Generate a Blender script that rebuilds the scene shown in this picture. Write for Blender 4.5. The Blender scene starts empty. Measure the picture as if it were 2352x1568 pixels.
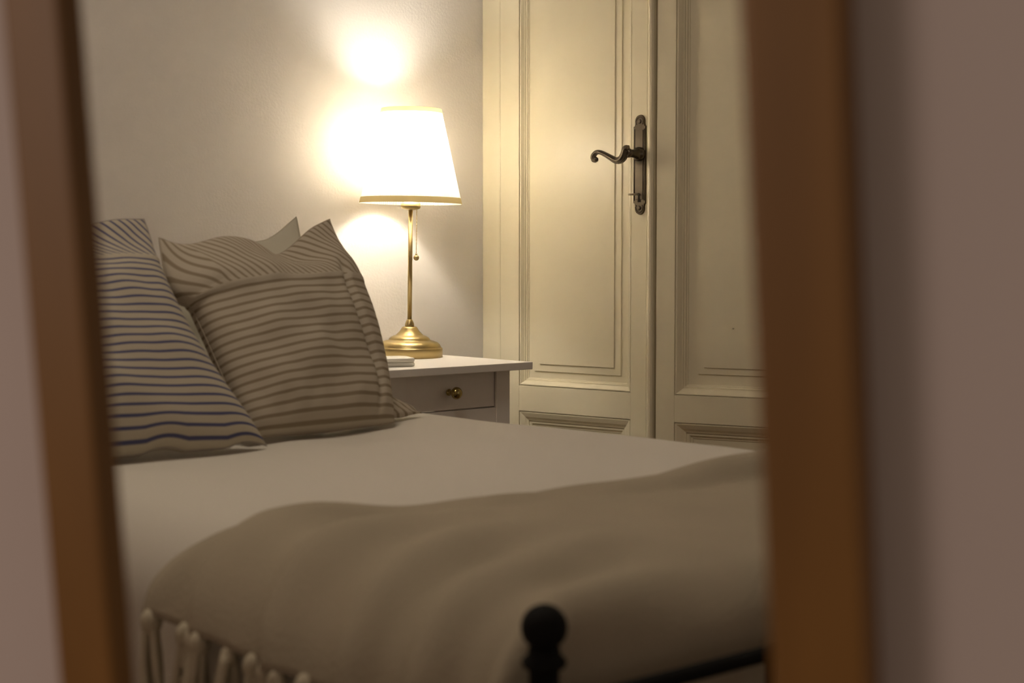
import bpy, bmesh, math, random
from mathutils import Vector, Matrix, noise
random.seed(7)
C = bpy.context.scene.collection
PI = math.pi
sc = bpy.context.scene

# ---------------------------------------------------------------- camera, world, exposure
F_PX, EYE = 3500.0, 0.918
cd = bpy.data.cameras.new('camera'); cam = bpy.data.objects.new('camera', cd); C.objects.link(cam)
cd.sensor_width = 36.0; cd.lens = 36.0 * F_PX / 2352.0
cam.location = (0, 0, EYE)
cam.rotation_euler = (PI / 2 - math.atan(194 / F_PX), 0, 0)
cd.clip_start = 0.02
cd.dof.use_dof = True; cd.dof.focus_distance = 3.25; cd.dof.aperture_fstop = 6.0
sc.camera = cam
w = bpy.data.worlds.new('world'); sc.world = w; w.use_nodes = True
w.node_tree.nodes['Background'].inputs[0].default_value = (1.0, 0.84, 0.67, 1)
w.node_tree.nodes['Background'].inputs[1].default_value = 0.215
sc.view_settings.view_transform = 'Standard'; sc.view_settings.look = 'None'
sc.view_settings.gamma = 1.0; sc.view_settings.use_curve_mapping = False
sc.view_settings.exposure = 0.0
sc.cycles.sample_clamp_indirect = 50.0
sc.cycles.blur_glossy = 1.0
WARM = (1.0, 0.91, 0.78)

def light(name, kind, loc, energy, color, size=0.1, rot=None):
    ld = bpy.data.lights.new(name, kind); ld.energy = energy; ld.color = color
    if kind == 'AREA': ld.shape = 'DISK'; ld.size = size
    else: ld.shadow_soft_size = size
    o = bpy.data.objects.new(name, ld); C.objects.link(o); o.location = loc
    if rot: o.rotation_euler = rot
    return o
# weak fill light added above the bed, no fixture of the room, and a second lamp on the camera's side of the wall
light('ceiling_fill_light', 'AREA', (-0.45, 1.7, 2.45), 8.5, (1.0, 0.85, 0.68), 0.6)
light('near_lamp_light', 'POINT', (-1.7, -0.55, 1.15), 25.0, (1.0, 0.79, 0.67), 0.35)

# ---------------------------------------------------------------- helpers
def new_mat(name, col, rough=0.6, metal=0.0, spec=0.5, bump=None, var=0.0, var_scale=4.0):
    m = bpy.data.materials.new(name); m.use_nodes = True
    nt = m.node_tree; b = nt.nodes['Principled BSDF']
    b.inputs['Base Color'].default_value = (*col, 1)
    b.inputs['Roughness'].default_value = rough; b.inputs['Metallic'].default_value = metal
    b.inputs['Specular IOR Level'].default_value = spec
    tc = nt.nodes.new('ShaderNodeTexCoord')
    if bump:
        sc_, st, dist = bump
        n = nt.nodes.new('ShaderNodeTexNoise'); n.inputs['Scale'].default_value = sc_; n.inputs['Detail'].default_value = 4
        bp = nt.nodes.new('ShaderNodeBump'); bp.inputs['Strength'].default_value = st; bp.inputs['Distance'].default_value = dist
        nt.links.new(tc.outputs['Object'], n.inputs['Vector']); nt.links.new(n.outputs['Fac'], bp.inputs['Height'])
        nt.links.new(bp.outputs['Normal'], b.inputs['Normal'])
    if var:
        n2 = nt.nodes.new('ShaderNodeTexNoise'); n2.inputs['Scale'].default_value = var_scale; n2.inputs['Detail'].default_value = 3
        mx = nt.nodes.new('ShaderNodeMixRGB')
        mx.inputs[1].default_value = (*[c * (1 - var) for c in col], 1); mx.inputs[2].default_value = (*[min(1, c * (1 + var)) for c in col], 1)
        nt.links.new(tc.outputs['Object'], n2.inputs['Vector']); nt.links.new(n2.outputs['Fac'], mx.inputs[0])
        nt.links.new(mx.outputs[0], b.inputs['Base Color'])
    return m

M_wall = new_mat('plaster', (0.81, 0.775, 0.725), 0.75, spec=0.25, bump=(170, 0.55, 0.0012), var=0.02, var_scale=2)
M_near = new_mat('pink_plaster', (0.66, 0.57, 0.54), 0.9, spec=0.1, bump=(60, 0.2, 0.001), var=0.08, var_scale=3)
M_ceil = new_mat('ceiling_paint', (0.75, 0.73, 0.70), 0.9)
M_floor = None
M_door = new_mat('cream_paint', (0.83, 0.765, 0.575), 0.32, spec=0.45, bump=(22, 0.12, 0.0012), var=0.03, var_scale=5)
M_white = new_mat('white_lacquer', (0.84, 0.80, 0.75), 0.45, spec=0.4)
M_gold = new_mat('brushed_brass', (0.50, 0.39, 0.18), 0.36, metal=1.0, bump=(400, 0.05, 0.0003))
M_knob = new_mat('antique_brass', (0.42, 0.33, 0.13), 0.15, metal=1.0)
M_bronze = new_mat('dark_bronze', (0.135, 0.112, 0.083), 0.27, metal=0.85, bump=(90, 0.2, 0.0005), var=0.3, var_scale=60)
M_steel = new_mat('steel', (0.62, 0.55, 0.42), 0.3, metal=1.0)
M_black = new_mat('black_iron', (0.008, 0.008, 0.007), 0.8, spec=0.2)
M_dark = new_mat('dark_gap', (0.02, 0.015, 0.01), 0.9)
M_duvet = new_mat('white_cotton', (0.70, 0.66, 0.58), 0.95, spec=0.1, bump=(500, 0.2, 0.0005))
M_pillow = new_mat('cream_pillow', (0.60, 0.57, 0.46), 0.95, spec=0.1, bump=(20, 0.2, 0.003))
M_blanket = new_mat('beige_wool', (0.44, 0.38, 0.285), 1.0, spec=0.05, bump=(260, 0.5, 0.002), var=0.08, var_scale=9)
M_tassel = new_mat('cream_yarn', (0.60, 0.54, 0.41), 1.0, spec=0.05)
M_case = new_mat('white_plastic', (0.78, 0.75, 0.66), 0.35)
M_trim = None

def wood(name, c1, c2, rough, scale, axis_scale):
    m = bpy.data.materials.new(name); m.use_nodes = True; nt = m.node_tree; b = nt.nodes['Principled BSDF']
    tc = nt.nodes.new('ShaderNodeTexCoord'); mp = nt.nodes.new('ShaderNodeMapping'); mp.inputs['Scale'].default_value = axis_scale
    n = nt.nodes.new('ShaderNodeTexNoise'); n.inputs['Scale'].default_value = scale; n.inputs['Detail'].default_value = 6; n.inputs['Distortion'].default_value = 0.6
    r = nt.nodes.new('ShaderNodeValToRGB'); r.color_ramp.elements[0].position = 0.3; r.color_ramp.elements[1].position = 0.7
    r.color_ramp.elements[0].color = (*c1, 1); r.color_ramp.elements[1].color = (*c2, 1)
    nt.links.new(tc.outputs['Object'], mp.inputs['Vector']); nt.links.new(mp.outputs[0], n.inputs['Vector'])
    nt.links.new(n.outputs['Fac'], r.inputs[0]); nt.links.new(r.outputs[0], b.inputs['Base Color'])
    b.inputs['Roughness'].default_value = rough
    return m
M_frame = wood('orange_brown_wood', (0.20, 0.088, 0.014), (0.27, 0.125, 0.024), 0.42, 6, (6, 6, 0.6))
M_floor = wood('oak_floor', (0.20, 0.12, 0.06), (0.30, 0.19, 0.10), 0.5, 3, (1, 9, 1))

def stripes(name, base, line, freq_v, freq_u, thr, duty, skew):
    m = bpy.data.materials.new(name); m.use_nodes = True; nt = m.node_tree; b = nt.nodes['Principled BSDF']
    L = nt.links.new
    uv = nt.nodes.new('ShaderNodeUVMap'); sp = nt.nodes.new('ShaderNodeSeparateXYZ'); L(uv.outputs[0], sp.inputs[0])
    def mt(op, a, bb=None, cc=None):
        n = nt.nodes.new('ShaderNodeMath'); n.operation = op
        for i, v in enumerate((a, bb, cc)):
            if v is None: continue
            if isinstance(v, (int, float)): n.inputs[i].default_value = v
            else: L(v, n.inputs[i])
        return n.outputs[0]
    U, V = sp.outputs[0], sp.outputs[1]
    def line_mask(x):                                # soft-edged thin line once per period
        f = mt('ABSOLUTE', mt('SUBTRACT', mt('FRACT', x), 0.5))
        n = nt.nodes.new('ShaderNodeMapRange'); n.inputs['From Min'].default_value = duty; n.inputs['From Max'].default_value = duty * 0.55
        L(f, n.inputs['Value']); return n.outputs[0]
    sv = line_mask(mt('MULTIPLY', V, freq_v))
    su = line_mask(mt('MULTIPLY', mt('ADD', U, mt('MULTIPLY', V, skew)), freq_u))
    top = mt('GREATER_THAN', V, thr)
    mx = nt.nodes.new('ShaderNodeMixRGB'); L(top, mx.inputs[0]); L(sv, mx.inputs[1]); L(su, mx.inputs[2])
    hem = mt('LESS_THAN', mt('ABSOLUTE', mt('SUBTRACT', V, thr)), 0.010)
    mask = mt('MULTIPLY', mx.outputs[0], mt('SUBTRACT', 1.0, hem))
    cm = nt.nodes.new('ShaderNodeMixRGB'); cm.inputs[1].default_value = (*base, 1); cm.inputs[2].default_value = (*line, 1)
    L(mask, cm.inputs[0]); L(cm.outputs[0], b.inputs['Base Color'])
    b.inputs['Roughness'].default_value = 0.95; b.inputs['Specular IOR Level'].default_value = 0.1
    tc = nt.nodes.new('ShaderNodeTexCoord'); n = nt.nodes.new('ShaderNodeTexNoise'); n.inputs['Scale'].default_value = 350
    bp = nt.nodes.new('ShaderNodeBump'); bp.inputs['Strength'].default_value = 0.25; bp.inputs['Distance'].default_value = 0.0006
    L(tc.outputs['Object'], n.inputs['Vector']); L(n.outputs['Fac'], bp.inputs['Height']); L(bp.outputs[0], b.inputs['Normal'])
    return m

def mesh_obj(name, bm, mat, parent=None, smooth=False):
    bmesh.ops.recalc_face_normals(bm, faces=bm.faces)
    me = bpy.data.meshes.new(name); bm.to_mesh(me); bm.free()
    if mat: me.materials.append(mat)
    if smooth:
        for p in me.polygons: p.use_smooth = True
    o = bpy.data.objects.new(name, me); C.objects.link(o)
    if parent: o.parent = parent
    return o
def empty(name, loc, rz=0.0):
    o = bpy.data.objects.new(name, None); C.objects.link(o); o.location = loc; o.rotation_euler = (0, 0, rz)
    o.empty_display_size = 0.05
    return o
def tag(o, label, cat, group=None):
    o['label'] = label; o['category'] = cat
    if group: o['group'] = group
    return o
def struct(o, label=None):
    o['kind'] = 'structure'
    if label: o['label'] = label
    return o
def box(bm, x0, x1, y0, y1, z0, z1, bev=0.0):
    v = [bm.verts.new((x, y, z)) for x in (x0, x1) for y in (y0, y1) for z in (z0, z1)]
    fs = [(0, 1, 3, 2), (4, 6, 7, 5), (0, 4, 5, 1), (2, 3, 7, 6), (0, 2, 6, 4), (1, 5, 7, 3)]
    faces = [bm.faces.new([v[i] for i in f]) for f in fs]
    if bev > 0:
        ed = list({e for f in faces for e in f.edges})
        bmesh.ops.bevel(bm, geom=ed, offset=bev, segments=2, affect='EDGES', profile=0.6)
def bx(*a, bev=0.0):
    bm = bmesh.new(); box(bm, *a, bev=bev); return bm
def lathe(bm, prof, seg=48, off=(0, 0, 0), cap=True):
    rings = []
    for r, z in prof:
        rings.append([bm.verts.new((off[0] + r * math.cos(2 * PI * k / seg), off[1] + r * math.sin(2 * PI * k / seg), off[2] + z)) for k in range(seg)])
    for a, b in zip(rings, rings[1:]):
        for k in range(seg): bm.faces.new((a[k], a[(k + 1) % seg], b[(k + 1) % seg], b[k]))
    if cap: bm.faces.new(rings[0]); bm.faces.new(rings[-1])
def tube(bm, pts, radii, seg=12, squash=1.0):
    pts = [Vector(p) for p in pts]
    if not hasattr(radii, '__len__'): radii = [radii] * len(pts)
    rings = []; up = Vector((0, 0, 1))
    for i, p in enumerate(pts):
        t = (pts[min(i + 1, len(pts) - 1)] - pts[max(i - 1, 0)]).normalized()
        a = t.cross(up)
        if a.length < 0.05: a = t.cross(Vector((1, 0, 0)))
        a.normalize(); b = a.cross(t).normalized()
        rings.append([bm.verts.new(p + (a * math.cos(2 * PI * k / seg) * squash + b * math.sin(2 * PI * k / seg)) * radii[i]) for k in range(seg)])
    for r0, r1 in zip(rings, rings[1:]):
        for k in range(seg): bm.faces.new((r0[k], r0[(k + 1) % seg], r1[(k + 1) % seg], r1[k]))
    bm.faces.new(rings[0]); bm.faces.new(rings[-1])
def catmull(pts, n=6):
    P = [Vector(p) for p in pts]; P = [2 * P[0] - P[1]] + P + [2 * P[-1] - P[-2]]; out = []
    for i in range(1, len(P) - 2):
        for k in range(n):
            t = k / n; a, b, c, d = P[i - 1], P[i], P[i + 1], P[i + 2]
            out.append(0.5 * ((2 * b) + (c - a) * t + (2 * a - 5 * b + 4 * c - d) * t * t + (3 * b - a - 3 * c + d) * t ** 3))
    out.append(P[-2]); return out
def ico(bm, loc, r, sub=2, scale=(1, 1, 1)):
    res = bmesh.ops.create_icosphere(bm, subdivisions=sub, radius=r)
    for v in res['verts']: v.co = Vector((v.co.x * scale[0], v.co.y * scale[1], v.co.z * scale[2])) + Vector(loc)

# ---------------------------------------------------------------- layout (metres)
D_W = Vector((0.7585, 0.6516, 0))          # along the head wall, to the right
D_S = Vector((-0.6516, 0.7585, 0))         # towards the head wall
ANG = math.atan2(D_W.y, D_W.x)
T_CORNER = Vector((0.0434, 3.166, 0))      # nightstand top, front right corner
WALL_P = T_CORNER + 0.42 * D_S
ROOM_C = Vector((-0.0704, 3.622, 0))       # corner of head wall and door wall
BED_N = Vector((-0.3207, 2.853, 0))
BED_ANG = math.atan2(-0.7585, 0.6516)
D_L1 = Vector((0.781, -0.6246, 0)); D_L2 = Vector((0.8857, -0.4643, 0))
H = 2.7

# ---------------------------------------------------------------- room shell
o = struct(mesh_obj('floor', bx(-4.2, 4.2, -2.2, 5.2, -0.1, 0.0), M_floor), 'oak brown wooden floor under the bed')
o = struct(mesh_obj('ceiling', bx(-4.2, 4.2, -2.2, 5.2, H, H + 0.1), M_ceil), 'plain off-white ceiling')
wr = empty('wall_back', ROOM_C, ANG)
struct(wr, 'off-white plaster wall behind the bed and table lamp')
bm = bmesh.new(); box(bm, -3.6, 0.12, 0.0, 0.12, 0, H)
wb = mesh_obj('plaster_face', bm, M_wall, wr)
# baseboards
bm = bmesh.new(); box(bm, -3.6, -0.02, -0.015, 0.0, 0, 0.09, bev=0.003)
struct(mesh_obj('baseboard_back', bm, M_white), 'white baseboard along the wall behind the bed')
bpy.data.objects['baseboard_back'].location = ROOM_C; bpy.data.objects['baseboard_back'].rotation_euler = (0, 0, ANG)

# ---- panelled double door in the wall on the right
A1 = math.atan2(D_L1.y, D_L1.x); A2 = math.atan2(D_L2.y, D_L2.x)
GAP = Vector((0.3135, 3.315, 0))
LEAF_TOP = 2.30
def ring_panel(bm, x0, x1, z0, z1, steps):
    """nested rectangles; steps = list of (inset, depth y); closed by a face"""
    loops = []
    for ins, y in steps:
        loops.append([bm.verts.new(p) for p in ((x0 + ins, y, z0 + ins), (x1 - ins, y, z0 + ins), (x1 - ins, y, z1 - ins), (x0 + ins, y, z1 - ins))])
    for a, b in zip(loops, loops[1:]):
        for k in range(4): bm.faces.new((a[k], a[(k + 1) % 4], b[(k + 1) % 4], b[k]))
    return loops
def leaf(root, x0, x1, ox0, ox1, m, d, field, label):
    th = 0.042
    for a, b in ((x0, ox0), (ox1, x1)):
        mesh_obj('stile', bx(a, b, 0, th, 0.01, LEAF_TOP, bev=0.0012), M_door, root)
    rows = [(0.01, 0.10), (0.5595, 0.6185), (2.10, LEAF_TOP)]
    for a, b in rows:
        mesh_obj('rail', bx(ox0, ox1, 0.0004, th, a, b, bev=0.0006), M_door, root)
    for (z0, z1) in ((0.10, 0.5595), (0.6185, 2.10)):
        mu = m; m = m if z0 > 0.3 else 0.036
        # moulding: quirk, ogee, bead stepping down to the panel
        prof = [(0.0, 0.0010), (0.0, 0.0030), (0.0015, 0.0030), (0.0025, 0.0015), (0.0045, 0.0018), (m * .38, d * .32), (m * .52, d * .52), (m * .62, d * .60),
                (m * .62, d * .72), (m * .78, d * .72), (m * .84, d * .80), (m * .84, d * .90), (m * .97, d * .92), (m, d)]
        bm = bmesh.new(); ring_panel(bm, ox0, ox1, z0, z1, prof); mesh_obj('moulding', bm, M_door, root)
        bm = bmesh.new()
        f1, f2 = (field if z0 > 0.3 else (field[0] + 0.02, field[1] + 0.02))
        st = [(m - 0.001, d), (f1, d), (f1 + 0.0008, d - 0.0030), (f2, d - 0.0030), (f2 + 0.0008, d - 0.0058)]
        lp = ring_panel(bm, ox0, ox1, z0, z1, st); bm.faces.new(lp[-1])
        mesh_obj('door_panel', bm, M_door, root); m = mu
    struct(root, label)
d1 = empty('door_1', ROOM_C, A1)
leaf(d1, 0.055, 0.486, 0.1109, 0.4253, 0.019, 0.016, (0.0345, 0.0515), 'cream panelled door leaf with the dark handle, left of the pair')
# astragal: rounded cover strip at the meeting edge
bm = bmesh.new()
pr = [(0.4660, 0.0), (0.4663, -0.0022), (0.4675, -0.0030), (0.4690, -0.0012), (0.4700, -0.0035), (0.4720, -0.0072), (0.4750, -0.0092), (0.4790, -0.0096), (0.4825, -0.0080), (0.4850, -0.004), (0.4862, 0.004), (0.4862, 0.03), (0.4660, 0.03)]
a = [bm.verts.new((x, y, 0.01)) for x, y in pr]; b = [bm.verts.new((x, y, LEAF_TOP)) for x, y in pr]
for k in range(len(pr)): bm.faces.new((a[k], a[(k + 1) % len(pr)], b[(k + 1) % len(pr)], b[k]))
bm.faces.new(a); bm.faces.new(b)
mesh_obj('cover_strip', bm, M_door, d1)
d2 = empty('door_2', GAP, A2)
leaf(d2, 0.0, 0.52, 0.0436, 0.46, 0.023, 0.024, (0.046, 0.0605), 'cream panelled door leaf beside the frame, right of the pair')
bm = bmesh.new(); ico(bm, (0.170, 0.0175, 0.7655), 0.0022, 1, (1.3, 0.6, 0.8)); mesh_obj('nail_head', bm, M_steel, d2)
# casings
cr = empty('trim_1', ROOM_C, A1)
struct(cr, 'cream door casing where the plaster wall meets the door')
bm = bmesh.new(); box(bm, 0.0, 0.0548, 0.0, 0.05, 0, LEAF_TOP + 0.07, bev=0.004); mesh_obj('casing_board', bm, M_door, cr)
bm = bmesh.new(); box(bm, 0.0535, 0.49, -0.003, 0.05, LEAF_TOP + 0.01, LEAF_TOP + 0.1, bev=0.004); mesh_obj('head_board', bm, M_door, cr)
c2 = empty('trim_2', GAP, A2); struct(c2, 'cream casing on the right of the double door')
bm = bmesh.new(); box(bm, 0.523, 0.60, -0.003, 0.05, 0, LEAF_TOP + 0.1, bev=0.004); mesh_obj('casing_board', bm, M_door, c2)
bm = bmesh.new(); box(bm, 0.0, 0.523, -0.003, 0.05, LEAF_TOP + 0.01, LEAF_TOP + 0.1, bev=0.004); mesh_obj('head_board', bm, M_door, c2)
wr2 = empty('wall_right', ROOM_C, A1); struct(wr2, 'plaster wall around the double door')
bm = bmesh.new(); box(bm, -0.05, 0.55, 0.052, 0.15, 0, H); box(bm, 0.0, 0.49, 0.0, 0.05, LEAF_TOP + 0.1, H); mesh_obj('wall_section', bm, M_wall, wr2)
w3 = empty('wall_right_far', GAP, A2); w3.name = 'wall_right.001'; struct(w3, 'plaster wall to the right of the double door')
bm = bmesh.new(); box(bm, 0.0, 0.6, 0.052, 0.15, 0, H); box(bm, 0.0, 0.6, 0.0, 0.05, LEAF_TOP + 0.1, H); box(bm, 0.6, 2.6, 0, 0.15, 0, H); mesh_obj('wall_section', bm, M_wall, w3)

# ---- handle set on door_1 (door-local coordinates; -y is towards the room)
hx, hz0, hz1, hw = 0.4495, 1.009, 1.228, 0.0165
def plate_outline(s, w_, z0, z1):
    pts = []; rr = 0.0125 * s; cz = z1 - 0.014
    half = [(w_, z1 - 0.030), (w_ * 1.0, z1 - 0.026), (rr + 0.001, z1 - 0.024), (rr, z1 - 0.020)]
    for k in range(0, 9):
        an = k / 8 * PI / 2; half.append((rr * math.cos(an), cz + 0.0135 * math.sin(an)))
    top = [(hx + x, z) for x, z in half] + [(hx - x, z) for x, z in reversed(half[:-1])]
    mid = (z0 + z1) / 2
    bot = [(x, 2 * mid - z) for x, z in reversed(top)]
    return top + bot
def extrude_outline(bm, pts, y0, y1, inset=0.0, cx=None, cz=None):
    cx = hx if cx is None else cx; cz = (hz0 + hz1) / 2 if cz is None else cz
    a = [bm.verts.new((x, y0, z)) for x, z in pts]
    def ins(x, z):
        dx, dz = x - cx, z - cz
        return (cx + dx * (1 - inset / max(abs(dx), inset * 1.01)) if abs(dx) > 1e-4 else x, cz + dz * (1 - inset / max(abs(dz), 0.01)))
    b = [bm.verts.new((ins(x, z)[0], y1, ins(x, z)[1])) for x, z in pts]
    n = len(pts)
    for k in range(n): bm.faces.new((a[k], a[(k + 1) % n], b[(k + 1) % n], b[k]))
    bm.faces.new(a); bm.faces.new(b)
bm = bmesh.new()
extrude_outline(bm, plate_outline(1.0, hw, hz0, hz1), 0.0, -0.0050, 0.0012)
plate = mesh_obj('handle_plate', bm, M_bronze, d1); plate['label'] = 'dark bronze long plate with rounded scalloped ends'
# raised rim lines and centre field
bm = bmesh.new()
for sx in (-1, 1): tube(bm, [(hx + sx * 0.0128, -0.0052, hz0 + 0.032), (hx + sx * 0.0128, -0.0052, hz1 - 0.032)], 0.0011, 8)
for zc, sg in ((hz1 - 0.0165, 1), (hz0 + 0.0165, -1)):
    tube(bm, [(hx + 0.0092 * math.cos(a_), -0.0053, zc + sg * 0.0098 * math.sin(a_)) for a_ in [(-0.6 + k / 20 * (PI + 1.2)) for k in range(21)]], 0.0011, 8)
mesh_obj('raised_rim', bm, M_bronze, plate, True)
bm = bmesh.new(); box(bm, hx - 0.0098, hx + 0.0098, -0.0062, -0.004, hz0 + 0.034, hz1 - 0.034, bev=0.0008)
mesh_obj('centre_field', bm, M_bronze, plate)
for zc in (hz1 - 0.0155, hz0 + 0.0155):
    bm = bmesh.new()
    lathe(bm, [(0.0046, 0), (0.0046, 0.0012), (0.0036, 0.0020), (0.0012, 0.0022)], 20)
    bmesh.ops.rotate(bm, verts=bm.verts, cent=(0, 0, 0), matrix=Matrix.Rotation(PI / 2, 3, 'X'))
    for v in bm.verts: v.co += Vector((hx, -0.0050, zc))
    mesh_obj('screw', bm, M_bronze, plate, True)
# keyhole
kz = 1.0535
bm = bmesh.new()
pts = [(hx + 0.0034 * math.cos(a_), kz + 0.0034 * math.sin(a_)) for a_ in [(-0.9 + k / 14 * (PI + 1.8)) for k in range(15)]] + [(hx - 0.0030, kz - 0.016), (hx + 0.0030, kz - 0.016)]
extrude_outline(bm, pts, -0.0055, -0.0068, 0, hx, kz)
mesh_obj('keyhole', bm, M_dark, plate)
# lever: boss, neck and scrolled lever
lz = 1.1415
lev = None
bm = bmesh.new()
lathe(bm, [(0.0155, 0), (0.0155, 0.004), (0.0125, 0.008), (0.0098, 0.012), (0.0088, 0.020), (0.0085, 0.036), (0.0100, 0.040), (0.0098, 0.046), (0.006, 0.049)], 28)
bmesh.ops.rotate(bm, verts=bm.verts, cent=(0, 0, 0), matrix=Matrix.Rotation(PI / 2, 3, 'X'))
for v in bm.verts: v.co += Vector((hx, -0.005, lz))
lev = mesh_obj('lever_handle', bm, M_bronze, d1, True)
bm = bmesh.new()
path = catmull([(hx + 0.002, -0.050, lz + 0.009), (hx - 0.003, -0.052, lz + 0.008), (hx - 0.008, -0.052, lz - 0.004), (hx - 0.016, -0.052, lz - 0.0130), (hx - 0.028, -0.052, lz - 0.0150), (hx - 0.043, -0.052, lz - 0.0080),
                (hx - 0.058, -0.052, lz - 0.0005), (hx - 0.071, -0.052, lz + 0.0045), (hx - 0.082, -0.051, lz + 0.0045), (hx - 0.0895, -0.051, lz - 0.002), (hx - 0.0895, -0.051, lz - 0.0105), (hx - 0.0835, -0.051, lz - 0.0125)], 7)
n = len(path)
rad = [0.0078 + 0.0012 * math.sin(k / n * 8) - 0.0028 * (k / n) if k / n < 0.86 else 0.0052 - 0.0012 * math.sin((k / n - .86) / .14 * PI) * 0 for k in range(n)]
rad[0] = 0.005
# fluted section
pts = [Vector(p) for p in path]; seg = 36; rings = []
for i, p in enumerate(pts):
    t = (pts[min(i + 1, n - 1)] - pts[max(i - 1, 0)]).normalized(); a_ = Vector((0, 1, 0)); b_ = a_.cross(t).normalized()
    rings.append([bm.verts.new(p + (a_ * math.cos(2 * PI * k / seg) * 0.95 + b_ * math.sin(2 * PI * k / seg)) * rad[i] * (1 + 0.10 * math.cos(6 * 2 * PI * k / seg))) for k in range(seg)])
for r0, r1 in zip(rings, rings[1:]):
    for k in range(seg): bm.faces.new((r0[k], r0[(k + 1) % seg], r1[(k + 1) % seg], r1[k]))
bm.faces.new(rings[0]); bm.faces.new(rings[-1])
mesh_obj('scrolled_lever', bm, M_bronze, lev, True)
bm = bmesh.new(); ico(bm, (hx - 0.0835, -0.051, lz - 0.0105), 0.0062, 2); mesh_obj('scroll_tip', bm, M_bronze, lev, True)
# key in the lock: its own thing
kr = empty('key', ROOM_C + D_L1 * hx + Vector((0, 0, kz)), A1)
tag(kr, 'small metal key sticking out of the keyhole in the door plate', 'key')
bm = bmesh.new(); tube(bm, [(0, -0.0066, 0), (0, -0.022, 0)], 0.0017, 12); mesh_obj('shaft', bm, M_steel, kr, True)
bm = bmesh.new(); tube(bm, [(0.0075 * math.cos(a_), -0.031 + 0.0095 * math.sin(a_), 0) for a_ in [k / 24 * 2 * PI for k in range(25)]], 0.0019, 8); mesh_obj('bow', bm, M_steel, kr, True)

# ---------------------------------------------------------------- near wall with the tilted opening, and the wooden frame
hv = Vector((0.9176, -0.3974, 0)).normalized()
dv = Vector((0.0516, 0.0486, -0.9974)).normalized()
nv = hv.cross(dv).normalized()
if nv.y > 0: nv = -nv                       # towards the camera
B0 = Vector((0.0809, 0.500, 0.890)) + Vector((-0.0012, 0.0005, 0))         # right inner front edge at mid height
WIN = 0.2735                                # clear width
def fp(a, c, e):                            # a along width from right inner edge (negative = left), c down, e depth behind face
    if a > -0.1 and a < 0.5: a = a + 0.012 * c     # the right rail is not quite parallel
    return B0 + hv * a + dv * c - nv * e
WL, WR, WT, WBt = 0.0285, 0.0325, -0.33, 0.36
DEPTH = 0.026
def fbox(a0, a1, c0, c1, e0, e1, bev):
    bm = bmesh.new(); vs = []
    for a in (a0, a1):
        for c in (c0, c1):
            for e in (e0, e1): vs.append(bm.verts.new(fp(a, c, e)))
    fs = [(0, 1, 3, 2), (4, 6, 7, 5), (0, 4, 5, 1), (2, 3, 7, 6), (0, 2, 6, 4), (1, 5, 7, 3)]
    for f in fs: bm.faces.new([vs[i] for i in f])
    bmesh.ops.recalc_face_normals(bm, faces=bm.faces)
    bmesh.ops.bevel(bm, geom=list(bm.edges), offset=bev, segments=3, affect='EDGES', profile=0.5)
    return bm
LI, RI = -WIN, 0.0
TOPC, BOTC = -0.36, 0.40
fr = empty('mirror_frame', fp(-WIN / 2, BOTC, 0.0))
tag(fr, 'blurred orange-brown wooden frame in front, leaning, enclosing the bedroom view', 'frame')
inv = Matrix.Translation(-fr.location)
def part_world(name, bm, mat, parent):
    bmesh.ops.transform(bm, matrix=inv, verts=bm.verts); return mesh_obj(name, bm, mat, parent, False)
part_world('side_rail', fbox(LI - WL, LI, TOPC - WR, BOTC + WR, 0, 0.0155, 0.0022), M_frame, fr)
part_world('side_rail', fbox(RI, RI + WR, TOPC - WR, BOTC + WR, 0, 0.0155, 0.0022), M_frame, fr)
part_world('top_rail', fbox(LI, RI, TOPC - WR, TOPC, 0.0003, 0.0155, 0.002), M_frame, fr)
part_world('bottom_rail', fbox(LI, RI, BOTC, BOTC + WR, 0.0003, 0.0155, 0.002), M_frame, fr)
# thin outer return that closes the frame against the wall
for nm, a0, a1, c0, c1 in (('outer_edge', LI - WL + 0.0005, LI - WL + 0.006, TOPC - WR, BOTC + WR), ('outer_edge', RI + WR - 0.012, RI + WR - 0.0005, TOPC - WR, BOTC + WR)):
    part_world(nm, fbox(a0, a1, c0, c1, 0.014, DEPTH, 0.0006), M_frame, fr)
# near wall: plane behind the frame, opening hidden by the rails, edges splayed open to the far side
bm = bmesh.new()
A_L, A_R = -2.6, 2.6; C_T, C_B = -1.85, 0.93
ol, orr, ot, ob = LI - WL + 0.007, RI + WR - 0.013, TOPC - 0.012, BOTC + 0.012
sp_ = 0.03
def loop(a0, a1, c0, c1, e): return [bm.verts.new(fp(a, c, e)) for a, c in ((a0, c0), (a1, c0), (a1, c1), (a0, c1))]
o1 = loop(A_L, A_R, C_T, C_B, DEPTH); i1 = loop(ol, orr, ot, ob, DEPTH)
i2 = loop(ol - sp_, orr + 0.01, ot - sp_, ob + sp_, DEPTH + 0.02); o2 = loop(A_L, A_R, C_T, C_B, DEPTH + 0.02)
for a, b in ((o1, i1), (i1, i2), (i2, o2), (o2, o1)):
    for k in range(4): bm.faces.new((a[k], a[(k + 1) % 4], b[(k + 1) % 4], b[k]))
struct(mesh_obj('wall_front', bm, M_near), 'out of focus pinkish grey wall around the wooden frame')

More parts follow.
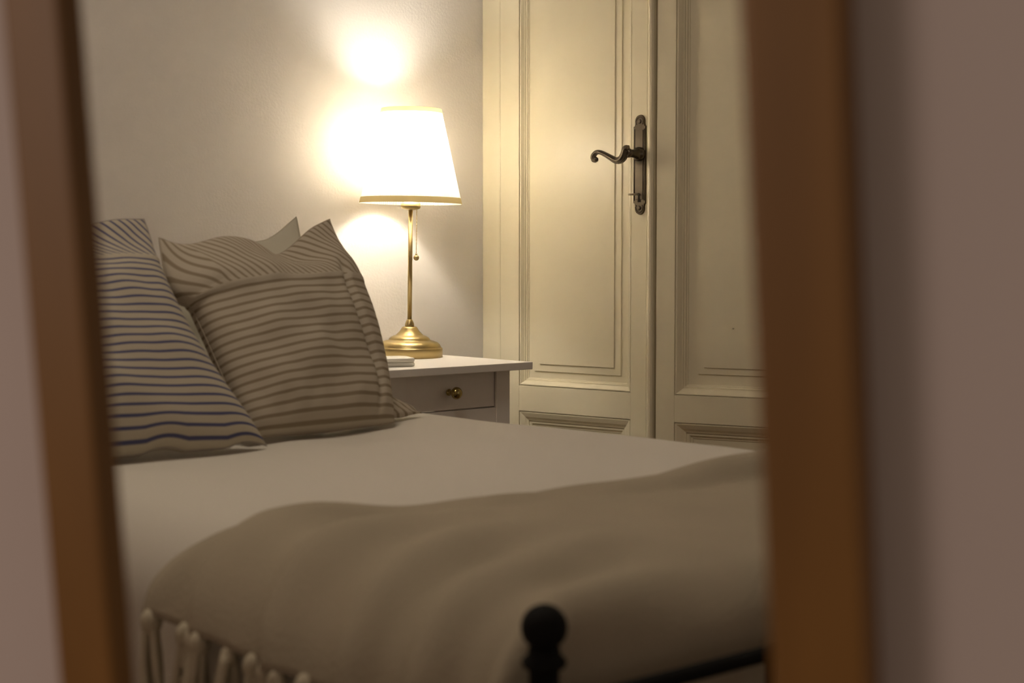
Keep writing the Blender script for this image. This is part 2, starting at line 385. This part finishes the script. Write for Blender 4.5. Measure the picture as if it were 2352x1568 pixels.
# ---------------------------------------------------------------- nightstand
ns = empty('nightstand', T_CORNER, ANG)       # local x to the right (0 at top's right edge), y towards the head wall
tag(ns, 'white wooden nightstand with one drawer, beside the bed under the lamp', 'nightstand')
TZ = 0.70
mesh_obj('table_top', bx(-0.375, 0, 0, 0.405, TZ - 0.0155, TZ, bev=0.0015), M_white, ns)
ov, lw = 0.034, 0.036
X0, X1, Y0, Y1 = -0.34, -ov, ov, 0.395
for x, y in ((X0, Y0), (X1 - lw, Y0), (X0, Y1 - lw), (X1 - lw, Y1 - lw)):
    mesh_obj('leg', bx(x, x + lw, y, y + lw, 0, TZ - 0.0155, bev=0.0012), M_white, ns)
for x in (X0 + 0.006, X1 - 0.020):
    mesh_obj('side_panel', bx(x, x + 0.014, Y0 + lw, Y1 - lw, TZ - 0.12, TZ - 0.0155), M_white, ns)
mesh_obj('back_panel', bx(X0 + lw, X1 - lw, Y1 - 0.02, Y1 - 0.008, TZ - 0.12, TZ - 0.0155), M_white, ns)
mesh_obj('bottom_rail', bx(X0 + lw, X1 - lw, Y0 + 0.003, Y0 + 0.02, TZ - 0.140, TZ - 0.0935, bev=0.001), M_white, ns)
mesh_obj('shelf', bx(X0 + 0.01, X1 - 0.01, Y0 + 0.012, Y1 - 0.01, 0.16, 0.178, bev=0.001), M_white, ns)
dr = mesh_obj('drawer', bx(X0 + lw + 0.0022, X1 - lw - 0.0015, Y0 + 0.006, Y0 + 0.020, TZ - 0.0905, TZ - 0.0175, bev=0.0008), M_white, ns)
bm = bmesh.new(); box(bm, X0 + lw + 0.004, X1 - lw - 0.004, Y0 + 0.02, Y1 - 0.03, TZ - 0.088, TZ - 0.04); mesh_obj('drawer_box', bm, M_white, dr)
bm = bmesh.new()
lathe(bm, [(0.0068, 0), (0.0072, 0.0015), (0.0060, 0.003), (0.0036, 0.007), (0.0034, 0.012), (0.0050, 0.015), (0.0098, 0.0185), (0.0124, 0.0235), (0.0120, 0.0285), (0.0090, 0.033), (0.0040, 0.0355)], 32)
bmesh.ops.rotate(bm, verts=bm.verts, cent=(0, 0, 0), matrix=Matrix.Rotation(PI / 2, 3, 'X'))
for v in bm.verts: v.co += Vector(((X0 + X1) / 2 - 0.006, Y0 + 0.004, TZ - 0.055))
mesh_obj('knob', bm, M_knob, dr, True)['label'] = 'small round antique brass knob'

# white flat case on the nightstand
wc = empty('flat_case', T_CORNER + D_W * -0.309 + D_S * 0.105 + Vector((0, 0, TZ)), ANG - 0.35)
tag(wc, 'flat white rounded case lying beside the lamp base, half behind the cushion', 'case')
def rounded_slab(bm, w_, d_, r, z0, z1, bev):
    pts = []
    for cx, cy, a0 in ((w_ / 2 - r, d_ / 2 - r, 0), (-w_ / 2 + r, d_ / 2 - r, PI / 2), (-w_ / 2 + r, -d_ / 2 + r, PI), (w_ / 2 - r, -d_ / 2 + r, 1.5 * PI)):
        for k in range(9): pts.append((cx + r * math.cos(a0 + k / 8 * PI / 2), cy + r * math.sin(a0 + k / 8 * PI / 2)))
    prof = [(bev, z0), (0.3 * bev, z0 + 0.3 * bev), (0, z0 + bev), (0, z1 - bev), (0.3 * bev, z1 - 0.3 * bev), (bev, z1)]
    lp = [[bm.verts.new((x * (1 - i / (w_ / 2)), y * (1 - i / (d_ / 2)), z)) for x, y in pts] for i, z in prof]
    for a, b in zip(lp, lp[1:]):
        for k in range(len(pts)): bm.faces.new((a[k], a[(k + 1) % len(pts)], b[(k + 1) % len(pts)], b[k]))
    bm.faces.new(lp[0]); bm.faces.new(lp[-1])
bm = bmesh.new(); rounded_slab(bm, 0.12, 0.08, 0.018, 0, 0.0085, 0.003); mesh_obj('case_base', bm, M_case, wc, True)
bm = bmesh.new(); rounded_slab(bm, 0.12, 0.08, 0.018, 0.0085, 0.0175, 0.0035); mesh_obj('case_lid', bm, M_case, wc, True)

# ---------------------------------------------------------------- table lamp
LP = Vector((-0.2243, 3.320, TZ))
lamp = empty('table_lamp', LP)
lamp.rotation_euler = (0, math.radians(0.75), 0)
tag(lamp, 'lit brass table lamp with white pleated shade standing on the nightstand', 'lamp')
S_ = 1.0
bm = bmesh.new()
lathe(bm, [(0.0715, 0), (0.0726, 0.001), (0.0726, 0.0185), (0.0722, 0.0205), (0.0700, 0.0215), (0.0690, 0.0235), (0.0665, 0.0285), (0.0610, 0.0330), (0.0530, 0.0358), (0.0465, 0.0372), (0.0450, 0.0385), (0.0445, 0.0400),
           (0.0405, 0.0440), (0.0345, 0.0470), (0.0300, 0.0482), (0.0290, 0.0495), (0.0262, 0.0520), (0.0215, 0.0570), (0.0180, 0.0625), (0.0160, 0.0655), (0.0135, 0.0668), (0.0100, 0.0668)], 72)
mesh_obj('base', bm, M_gold, lamp, True)
bm = bmesh.new(); lathe(bm, [(0.0098, 0.0666), (0.0103, 0.069), (0.0103, 0.0705), (0.0098, 0.0725), (0.0080, 0.0775), (0.0062, 0.0812), (0.0050, 0.0825)], 40)
mesh_obj('collar', bm, M_gold, lamp, True)
bm = bmesh.new(); lathe(bm, [(0.0048, 0.081), (0.0048, 0.322)], 28); mesh_obj('pole', bm, M_gold, lamp, True)
bm = bmesh.new(); lathe(bm, [(0.0060, 0.3195), (0.0150, 0.3210), (0.0205, 0.3235), (0.0216, 0.3270), (0.0214, 0.3335), (0.018, 0.335), (0.013, 0.338), (0.013, 0.385), (0.010, 0.392)], 40)
mesh_obj('socket', bm, M_gold, lamp, True)
bm = bmesh.new()
for k in range(24):
    a0 = k / 3 * 2 * PI
for k in range(3):
    a0 = k / 3 * 2 * PI + 0.4
    tube(bm, [(0.012 * math.cos(a0), 0.012 * math.sin(a0), 0.385), (0.0615 * math.cos(a0), 0.0615 * math.sin(a0), 0.528)], 0.0011, 6)
mesh_obj('shade_carrier', bm, M_gold, lamp, True)
M_bulb = bpy.data.materials.new('lit_bulb'); M_bulb.use_nodes = True
nt = M_bulb.node_tree; nt.nodes.remove(nt.nodes['Principled BSDF']); em = nt.nodes.new('ShaderNodeEmission')
em.inputs[0].default_value = (*WARM, 1); em.inputs[1].default_value = 250.0
nt.links.new(em.outputs[0], nt.nodes['Material Output'].inputs[0])
bm = bmesh.new(); lathe(bm, [(0.0125, 0.388), (0.0130, 0.404)], 24); mesh_obj('bulb_cap', bm, M_case, lamp, True)
bm = bmesh.new(); ico(bm, (0, 0, 0.452), 0.030, 3, (1, 1, 1.1)); bulb = mesh_obj('bulb', bm, M_bulb, lamp, True)
bm = bmesh.new(); lathe(bm, [(0.0128, 0.40), (0.014, 0.410), (0.022, 0.430)], 24, cap=False); mesh_obj('bulb_neck', bm, M_case, lamp, True)
# pleated shade, thin cloth with real thickness
SB, STP, RB, RT = 0.334, 0.537, 0.110, 0.0636
def shade_mat():
    m = bpy.data.materials.new('pleated_cloth'); m.use_nodes = True; nt = m.node_tree
    nt.nodes.remove(nt.nodes['Principled BSDF'])
    tr = nt.nodes.new('ShaderNodeBsdfTranslucent'); tr.inputs[0].default_value = (0.52, 0.485, 0.42, 1)
    di = nt.nodes.new('ShaderNodeBsdfDiffuse'); di.inputs[0].default_value = (0.85, 0.81, 0.74, 1)
    mx = nt.nodes.new('ShaderNodeMixShader'); mx.inputs[0].default_value = 0.42
    nt.links.new(tr.outputs[0], mx.inputs[1]); nt.links.new(di.outputs[0], mx.inputs[2]); nt.links.new(mx.outputs[0], nt.nodes['Material Output'].inputs[0])
    return m
bm = bmesh.new(); NP = 132; seg = NP * 4; rings = []
for i in range(9):
    f = i / 8; r = RB + (RT - RB) * f; z = SB + (STP - SB) * f
    rings.append([bm.verts.new(((r + 0.0010 * math.cos(2 * PI * k / 4 + 0.6 * math.sin(k * .37))) * math.cos(2 * PI * k / seg), (r + 0.0010 * math.cos(2 * PI * k / 4 + 0.6 * math.sin(k * .37))) * math.sin(2 * PI * k / seg), z)) for k in range(seg)])
for a, b in zip(rings, rings[1:]):
    for k in range(seg): bm.faces.new((a[k], a[(k + 1) % seg], b[(k + 1) % seg], b[k]))
shade = mesh_obj('lamp_shade', bm, shade_mat(), lamp, True); shade['label'] = 'glowing white finely pleated cone shade'
M_trim = bpy.data.materials.new('shade_trim'); M_trim.use_nodes = True; nt = M_trim.node_tree; nt.nodes.remove(nt.nodes['Principled BSDF'])
tr = nt.nodes.new('ShaderNodeBsdfTranslucent'); tr.inputs[0].default_value = (0.60, 0.50, 0.26, 1)
di = nt.nodes.new('ShaderNodeBsdfDiffuse'); di.inputs[0].default_value = (0.66, 0.58, 0.36, 1)
mx = nt.nodes.new('ShaderNodeMixShader'); mx.inputs[0].default_value = 0.5
nt.links.new(tr.outputs[0], mx.inputs[1]); nt.links.new(di.outputs[0], mx.inputs[2]); nt.links.new(mx.outputs[0], nt.nodes['Material Output'].inputs[0])
def trim(z0, z1, r0, r1):
    bm = bmesh.new()
    lathe(bm, [(r0 + 0.0018, z0), (r1 + 0.0018, z1)], 96, cap=False)
    mesh_obj('trim_band', bm, M_trim, shade, True)
k_ = (RT - RB) / (STP - SB)
trim(SB - 0.0005, SB + 0.0125, RB, RB + k_ * 0.013); trim(STP - 0.009, STP + 0.0005, RT - k_ * 0.0095, RT)
# pull chain
cxy = (0.0135, -0.004)
bm = bmesh.new(); z = 0.321
while z > 0.224:
    ico(bm, (cxy[0], cxy[1], z), 0.00145, 1); z -= 0.0032
ch = mesh_obj('pull_chain', bm, M_gold, lamp, True); ch['kind'] = 'stuff'
bm = bmesh.new(); ico(bm, (cxy[0], cxy[1], 0.2165), 0.0062, 3); lathe(bm, [(0.0022, 0.221), (0.0022, 0.2255)], 12, (cxy[0], cxy[1], 0)); mesh_obj('pull_ball', bm, M_gold, lamp, True)

# ---------------------------------------------------------------- bed (local x = towards the foot, y = -W)
TOPZ = 0.657
BW = 0.90
bed = empty('bed', BED_N, BED_ANG)
tag(bed, 'narrow bed with black iron frame and ball-topped footboard post', 'bed')
def rod(p0, p1, r, name, mat=M_black, parent=bed, seg=20):
    bm = bmesh.new(); tube(bm, [p0, p1], r, seg); return mesh_obj(name, bm, mat, parent, True)
FL = 1.595
def post(L, W, ztop, name='post'):
    bm = bmesh.new()
    lathe(bm, [(0.0107, 0), (0.0107, ztop - 0.046), (0.0142, ztop - 0.0445), (0.0158, ztop - 0.042), (0.0158, ztop - 0.040), (0.0142, ztop - 0.0375), (0.0118, ztop - 0.036), (0.0112, ztop - 0.031)], 28, (L, -W, 0))
    p = mesh_obj(name, bm, M_black, bed, True)
    bm = bmesh.new(); ico(bm, (L, -W, ztop - 0.0165), 0.0165, 3); mesh_obj('ball_finial', bm, M_black, p, True)
    return p
post(FL, BW + 0.018, 0.678); post(FL, -0.012, 0.678); post(-0.395, BW + 0.0, 0.88); post(-0.395, 0.0, 0.88)
rod((FL, -(BW + 0.018), 0.602), (FL, 0.012, 0.602), 0.0065, 'foot_rail')
rod((FL, -(BW + 0.018), 0.32), (FL, 0.012, 0.32), 0.0068, 'foot_rail')
for k in range(1, 8):
    W = k / 8 * BW; rod((FL, -W, 0.32), (FL, -W, 0.602), 0.0045, 'foot_bar')
rod((-0.395, -BW, 0.80), (-0.395, 0, 0.80), 0.0068, 'head_rail'); rod((-0.395, -BW, 0.40), (-0.395, 0, 0.40), 0.0068, 'head_rail')
for k in range(1, 8):
    W = k / 8 * BW; rod((-0.395, -W, 0.40), (-0.395, -W, 0.80), 0.0045, 'head_bar')
for W in (0.03, BW - 0.03):
    mesh_obj('side_rail', bx(-0.39, FL, -W - 0.012, -W + 0.012, 0.26, 0.30, bev=0.002), M_black, bed)
bm = bmesh.new(); box(bm, -0.38, 1.55, -BW + 0.02, -0.02, 0.30, 0.35); mesh_obj('slat_base', bm, M_floor, bed)

def arc(W):
    """cover cross-section by arc length from right hem (s=0) to left hem; returns (W,z)"""
    return None
def cross(s, r, w0, w1, ztop, flare):
    """s in metres from the middle of the top, + towards left side (W up)"""
    half = (w1 - w0) / 2; mid = (w0 + w1) / 2; fl = half - r; a = abs(s); sg = 1 if s >= 0 else -1
    if a <= fl: return mid + sg * a, ztop
    q = (a - fl) / r
    if q < PI / 2: return mid + sg * (fl + r * math.sin(q)), ztop - r * (1 - math.cos(q))
    d = a - fl - r * PI / 2
    return mid + sg * (half + flare * d), ztop - r - d
def nz(x, y, z=0.0): return noise.noise(Vector((x, y, z)))

# mattress and duvet (things lying on the bed frame)
bm = bmesh.new(); box(bm, -0.355, 1.52, -BW + 0.04, -0.04, 0.352, 0.60, bev=0.03); mesh_obj('mattress', bm, M_duvet, bed, True)['label'] = 'white mattress hidden under the duvet'
du = empty('duvet', BED_N, BED_ANG); tag(du, 'plain off-white duvet spread smooth over the whole bed', 'duvet')
def duvet_top(L, W):
    z = 0.0055 * nz(L * 2.2, W * 2.6, 3.1) + 0.003 * nz(L * 5.5, W * 7, 8.0)
    z += 0.007 * max(0, 1 - abs(L - 1.0) / 0.7) * max(0, 1 - W / 0.4)
    z -= 0.010 * min(1, max(0, (L - 1.16 + 0.10 * min(1, max(0, (W - 0.6) / 0.3))) / 0.05))
    z -= 0.006 * min(1, max(0, (0.66 - L) / 0.10)) * min(1, max(0, (W - 0.10) / 0.12))
    z += 0.0022 * math.sin(26 * (W - 0.25 * L) + 3 * nz(L * 2, W * 2)) * max(0, 1 - abs(L - 0.75) / 0.6)
    return z
bm = bmesh.new(); NL, NS = 120, 90; g = []
LO, HI = -0.375, 1.54
smax = 0.45 - 0.055 + 0.055 * PI / 2 + 0.26
for i in range(NL + 1):
    L = LO + (HI - LO) * i / NL; row = []
    endf = 0.0
    e = min(L - LO, HI - L); drop = 0.04 * (1 - math.sqrt(max(0, 1 - (1 - min(e, 0.04) / 0.04) ** 2)))
    for j in range(NS + 1):
        s = -smax + 2 * smax * j / NS
        W, z = cross(s, 0.090, 0.0 - 0.01, BW + 0.015, TOPZ, 0.03)
        wob = 0.010 * nz(L * 4, s * 5, 5) * min(1, max(0, (abs(s) - 0.42) / 0.1))
        row.append(bm.verts.new((L, -(W + (wob if s > 0 else -wob)), z - drop + duvet_top(L, W))))
    g.append(row)
for i in range(NL):
    for j in range(NS): bm.faces.new((g[i][j], g[i + 1][j], g[i + 1][j + 1], g[i][j + 1]))
# closed ends at head and foot
for i in (0, NL):
    low = [bm.verts.new((v.co.x, v.co.y, min(v.co.z, 0.40))) for v in g[i]]
    for j in range(NS): bm.faces.new((g[i][j], g[i][j + 1], low[j + 1], low[j]))
o = mesh_obj('duvet_cover', bm, M_duvet, du, True)
sd = o.modifiers.new('thick', 'SOLIDIFY'); sd.thickness = 0.006; sd.offset = -1

# blanket across the foot end
bl = empty('blanket', BED_N, BED_ANG); tag(bl, 'beige woollen blanket with tasselled edge thrown across the foot of the bed', 'blanket')
BL0, BL1 = 1.100, 1.555 + 0.30
def blanket_pt(u, s):
    """u 0..1 head edge -> foot edge, s arc coordinate as in cross()"""
    q = max(0.0, (s - 0.33) / 0.25)
    tab = [(-0.60, 1.13), (-0.45, 1.135), (-0.295, 1.155), (-0.065, 1.186), (0.10, 1.172), (0.224, 1.136), (0.33, 1.104), (0.42, 1.090), (0.50, 1.082), (0.60, 1.088)]
    L0 = tab[-1][1]
    for (xa, ya), (xb, yb) in zip(tab, tab[1:]):
        if s < xb:
            t_ = min(1, max(0, (s - xa) / (xb - xa))); L0 = ya + (yb - ya) * t_; break
    L = L0 + (BL1 - L0) * u
    W, z = cross(s, 0.110, -0.025, BW + 0.045, TOPZ + 0.013, 0.18)
    top = duvet_top(L, min(max(W, 0), BW))
    hang = min(1, max(0, (s - 0.34) / 0.16))
    # folds: diagonal on the top, running into vertical ripples on the hanging side
    hang2 = min(1, max(0, (s - 0.16) / 0.28)); ph = (L - 0.31 * s) * 62 + 2.0 * nz(L * 4, s * 2, 1.7)
    fold = hang * (0.024 * (0.5 + 0.5 * math.sin(ph)) ** 1.6 - 0.008 + 0.004 * math.sin(ph * 1.9 + 1))
    foldz = 0.011 * hang2 * (1 - 0.6 * hang) * math.sin(ph)
    topf = foldz + 0.007 * hang2 + 0.0035 * (1 - hang) * math.sin((s * 4 + L * 15) + 2 * nz(L * 3, s * 3)) + 0.006 * nz(L * 6, s * 5, 9)
    # rolled head edge, thicker towards the far side of the bed
    far = min(1, max(0, (0.10 - s) / 0.5))
    dd = L - L0
    sm = lambda a, b, x: (lambda t: t * t * (3 - 2 * t))(min(1, max(0, (x - a) / (b - a))))
    ridge = 0.003 * math.exp(-((dd - 0.022) / 0.020) ** 2) + far ** 0.7 * (0.017 * sm(0, 0.012, dd) * (1 - sm(0.030, 0.062, dd)) - 0.005 * sm(0.03, 0.062, dd) * (1 - sm(0.07, 0.14, dd)) + 0.005 * sm(0.09, 0.14, dd) * (1 - sm(0.17, 0.21, dd)))
    foot = 0.0
    edge = -0.005 * math.exp(-(dd / 0.008) ** 2)
    zz = z + top + (topf + ridge + foot + edge)
    Lx, R_ = L, 0.05                          # bend down at the foot end, inside the footboard
    q = L - (1.565 - R_)
    if q > 0:
        a_ = min(q / R_, PI / 2); ext = max(0, q - R_ * PI / 2)
        Lx = 1.565 - R_ + R_ * math.sin(a_) + 0.010 * min(1, ext / 0.08) * (1 + math.sin(s * 26)) * 0 ; zz -= R_ * (1 - math.cos(a_)) + ext * (1 - hang * 0.9)
    return Lx, W + fold * 0.9 + 0.004 * hang - 0, zz
bm = bmesh.new(); NU, NS = 90, 150; g = []
s0, s1 = -0.52, 0.485 - 0.110 + 0.110 * PI / 2 - 0.018
for i in range(NU + 1):
    row = []
    for j in range(NS + 1):
        L, W, z = blanket_pt(i / NU, s0 + (s1 - s0) * j / NS); row.append(bm.verts.new((L, -W, z)))
    g.append(row)
for i in range(NU):
    for j in range(NS): bm.faces.new((g[i][j], g[i + 1][j], g[i + 1][j + 1], g[i][j + 1]))
hem = [v.co.copy() for v in [g[i][NS] for i in range(NU + 1)]]
o = mesh_obj('blanket_cloth', bm, M_blanket, bl, True); sd = o.modifiers.new('thick', 'SOLIDIFY'); sd.thickness = 0.005; sd.offset = 1
# tassels: bundles of yarn hanging from the hem
nt_ = 15
for k in range(nt_):
    f = (k + 0.5) / nt_ * NU * 0.60; i = int(f); p = hem[i]
    bm = bmesh.new(); rnd = random.Random(k)
    sw = rnd.uniform(-0.018, 0.018); kr_ = rnd.uniform(0.0075, 0.0115)
    ico(bm, (p.x, p.y, p.z - 0.006), kr_, 2, (1, 1, 1.3))
    for q in range(9):
        a_ = rnd.uniform(0, 2 * PI); r0 = 0.004; r1 = rnd.uniform(0.006, 0.014); ln = rnd.uniform(0.085, 0.105)
        pts = [(p.x + r0 * math.cos(a_), p.y + r0 * math.sin(a_), p.z - 0.004), (p.x + sw * .4 + r1 * .8 * math.cos(a_), p.y + r1 * .8 * math.sin(a_) - 0.002, p.z - ln * .5),
               (p.x + sw + r1 * math.cos(a_ + .5), p.y + r1 * math.sin(a_ + .5) - 0.002, p.z - ln)]
        tube(bm, catmull(pts, 4), [0.0040] * 8 + [0.0020], 6)
    mesh_obj('tassel', bm, M_tassel, bl, True)

# ---------------------------------------------------------------- cushions
M_tan = stripes('tan_stripes', (0.50, 0.44, 0.35), (0.29, 0.235, 0.165), 24.5, 27, 0.70, 0.22, 0.45)
M_blue = stripes('blue_stripes', (0.50, 0.445, 0.35), (0.095, 0.098, 0.185), 29.5, 30, 0.785, 0.19, 0.6)
def cushion(name, corners, T, mat, pinch=0.05, seed=1, label='', cat='cushion', group=None, wr=0.006, mods=None, part=None, back=0.75, tilt=0.0):
    """corners BL, BR, TR, TL in bed coordinates (L, W, z)"""
    root_p = Vector(((corners[0][0] + corners[1][0]) / 2, -(corners[0][1] + corners[1][1]) / 2, min(c[2] for c in corners)))
    root = empty(name, BED_N + Matrix.Rotation(BED_ANG, 3, 'Z') @ root_p, BED_ANG); tag(root, label, cat, group)
    cs = [Vector((c[0], -c[1], c[2])) - root_p for c in corners]
    nrm = (cs[1] - cs[0]).cross(cs[3] - cs[0]).normalized()
    if nrm.x < 0: nrm = -nrm                 # towards the foot end / camera
    bm = bmesh.new(); uvl = bm.loops.layers.uv.new('UVMap'); N = 72
    def P(u, v, side):
        uu = 0.5 + (u - .5) * (1 - pinch * math.sin(PI * v)); vv = 0.5 + (v - .5) * (1 - pinch * math.sin(PI * u))
        p = cs[0] * (1 - uu) * (1 - vv) + cs[1] * uu * (1 - vv) + cs[2] * uu * vv + cs[3] * (1 - uu) * vv
        h = max(0.0, 16 * u * (1 - u) * v * (1 - v)) ** 0.42
        tv = min(1, max(0, (v - 0.68) / 0.30)); h *= 1 - (0.72 - 0.35 * (1 - u) * (T > 0.065)) * tv * tv * (3 - 2 * tv)
        h2 = min(1.0, 9 * min(u, 1 - u, v, 1 - v))
        w_ = wr * h2 * (nz(u * 4 + seed, v * 5, seed * 3.3) + 0.5 * nz(u * 9 + seed, v * 8, seed) + 0.6 * nz((u + v) * 6, (u - v) * 2, seed * 2))
        q = p + nrm * ((T * h + w_) if side > 0 else -T * h * back)
        if mods:
            q = q + mods(u, v, side, nrm)
        return q
    front = [[None] * (N + 1) for _ in range(N + 1)]; backv = [[None] * (N + 1) for _ in range(N + 1)]
    for i in range(N + 1):
        for j in range(N + 1):
            # denser rows near the border
            u = 0.5 - 0.5 * math.cos(PI * i / N); u = 0.6 * u + 0.4 * i / N; v = 0.5 - 0.5 * math.cos(PI * j / N); v = 0.6 * v + 0.4 * j / N
            front[i][j] = (bm.verts.new(P(u, v, 1)), u, v)
            backv[i][j] = front[i][j] if i in (0, N) or j in (0, N) else (bm.verts.new(P(u, v, -1)), u, v)
    for G in (front, backv):
        for i in range(N):
            for j in range(N):
                q = [G[i][j], G[i + 1][j], G[i + 1][j + 1], G[i][j + 1]]
                f = bm.faces.new([a[0] for a in q])
                for lp, a in zip(f.loops, q): lp[uvl].uv = (a[1], a[2] * (1 + tilt * a[1]))
    mesh_obj(part or 'cushion_cover', bm, mat, root, True)
    # seam piping round the edge
    bm = bmesh.new(); pts = []
    for k in range(240):
        t = k / 240 * 4; e = int(t); f = t - e
        u, v = ((f, 0), (1, f), (1 - f, 1), (0, 1 - f))[e]; pts.append(P(u, v, 1))
    pts.append(pts[0]); tube(bm, pts, 0.0011, 8)
    mesh_obj('seam', bm, M_pillow if mat is M_pillow else (M_seam_tan if mat is M_tan else M_seam_blue), root, True)
    return root
M_seam_tan = new_mat('tan_seam', (0.42, 0.36, 0.28), 0.95, spec=0.1); M_seam_blue = new_mat('cream_seam', (0.36, 0.32, 0.28), 0.95, spec=0.1)

RIGHT = Vector((0, 1, 0))                   # bed-local +y is towards the nightstand side
def tan_mod(u, v, side, n):
    d = Vector((0, 0, 0))
    if v > 0.66:                              # limp top flap: sagging between the corners, rolled forward on the left
        k = (v - 0.66) / 0.34
        d += Vector((0, 0, -1)) * (0.038 * k * math.exp(-((u - 0.66) / 0.20) ** 2))
        d += n * (0.016 * math.sin(PI * min(k, 1)) * max(0, 1 - u * 1.6) + 0.004 * k * math.sin(u * 22 + v * 9))
        d += Vector((0, 0, -1)) * (0.008 * k * (1 - u) * math.sin(u * 14 - 1))
        if u < 0.12: d += Vector((0, 0, -1)) * (0.03 * (1 - u / 0.12) * math.sin(PI * k) ) + RIGHT * (-0.02 * (1 - u / 0.12) * math.sin(PI * k))
    d += n * (0.0035 * math.exp(-((v * (1 + 0.07 * u) - 0.70) / 0.012) ** 2))
    d += RIGHT * (0.022 * math.sin(PI * min(1, v * 1.02)) * u ** 4)
    cr = math.exp(-((u - 0.84 - 0.03 * math.sin(v * 9)) / 0.022) ** 2) * min(1, 5 * v * (1 - v)) * (1 if v < 0.68 else max(0, 1 - (v - 0.68) / 0.1))
    d += n * (-0.012 * cr)
    if v < 0.12: d += Vector((0, 0, -0.010)) * math.sin(PI * u) * (1 - v / 0.12)
    return d
def blue_mod(u, v, side, n):
    d = n * (0.0035 * math.exp(-((v - 0.785) / 0.012) ** 2))
    d += RIGHT * (-0.026 * math.sin(PI * v) ** 1.0 * u ** 3)
    if v < 0.10: d += Vector((0, 0, 1)) * (0.007 * max(0, math.sin(u * 22)) - 0.006) * (1 - v / 0.10)
    if v > 0.8: d += n * (0.005 * math.sin(u * 17 + v * 12) * (v - 0.8) / 0.2)
    return d
def pillow_mod(u, v, side, n):
    k = max(0, (v - 0.5) / 0.5)
    return Vector((0, 0, -1)) * (0.055 * k * math.sin(PI * min(1, u * 1.0)) ** 0.8 + 0.004 * k * math.sin(u * 30))
cushion('white_pillow', [(0.235, 0.72, 0.664), (0.235, 0.12, 0.664), (0.07, 0.141, 0.985), (0.09, 0.66, 0.958)], 0.060, M_pillow, 0.07, 5,
        'plain cream-white pillow mostly hidden behind the two striped cushions', 'pillow', None, 0.008, pillow_mod, 'pillow_cover')
cushion('blue_striped_cushion', [(0.575, 0.95, 0.664), (0.545, 0.497, 0.661), (0.33, 0.568, 0.975), (0.36, 0.99, 0.93)], 0.062, M_blue, 0.03, 2,
        'cushion with blue and cream stripes, left one on the bed', 'cushion', 'striped cushions at the head of the bed', 0.006, blue_mod)
tc_ = cushion('tan_striped_cushion', [(0.500, 0.50, 0.664), (0.470, 0.222, 0.662), (0.20, 0.1565, 0.985), (0.36, 0.562, 0.938)], 0.066, M_tan, 0.035, 3,
        'cushion with beige and brown stripes, right one, near the lamp', 'cushion', 'striped cushions at the head of the bed', 0.007, tan_mod, None, 0.75, 0.07)
# the loose lower corner of the tan cover, lying out to the right
bm = bmesh.new(); uvl = bm.loops.layers.uv.new('UVMap'); NN = 14
rp = BED_N - tc_.location; rp = Matrix.Rotation(-BED_ANG, 3, 'Z') @ rp
cc = [Vector(c) + rp for c in ((0.435, -0.25, 0.660), (0.403, -0.116, 0.664), (0.388, -0.128, 0.673), (0.380, -0.25, 0.728))]
ff = {}
for sd_ in (1, -1):
    for i in range(NN + 1):
        for j in range(NN + 1):
            u, v = i / NN, j / NN
            if sd_ < 0 and (i in (0, NN) or j in (0, NN)): ff[sd_, i, j] = ff[1, i, j]; continue
            p = cc[0] * (1 - u) * (1 - v) + cc[1] * u * (1 - v) + cc[2] * u * v + cc[3] * (1 - u) * v
            p = p + Vector((0.75, 0.2, 0.6)) * sd_ * 0.009 * (16 * u * (1 - u) * v * (1 - v)) ** 0.4 + Vector((0, 0, 0.003 * nz(u * 4, v * 4, 2)))
            ff[sd_, i, j] = bm.verts.new(p)
    for i in range(NN):
        for j in range(NN):
            f = bm.faces.new([ff[sd_, i, j], ff[sd_, i + 1, j], ff[sd_, i + 1, j + 1], ff[sd_, i, j + 1]])
            for lp, (a, b) in zip(f.loops, ((i, j), (i + 1, j), (i + 1, j + 1), (i, j + 1))): lp[uvl].uv = (a / NN * 0.25, 0.8 + b / NN * 0.15)
mesh_obj('cover_corner', bm, M_tan, tc_, True)
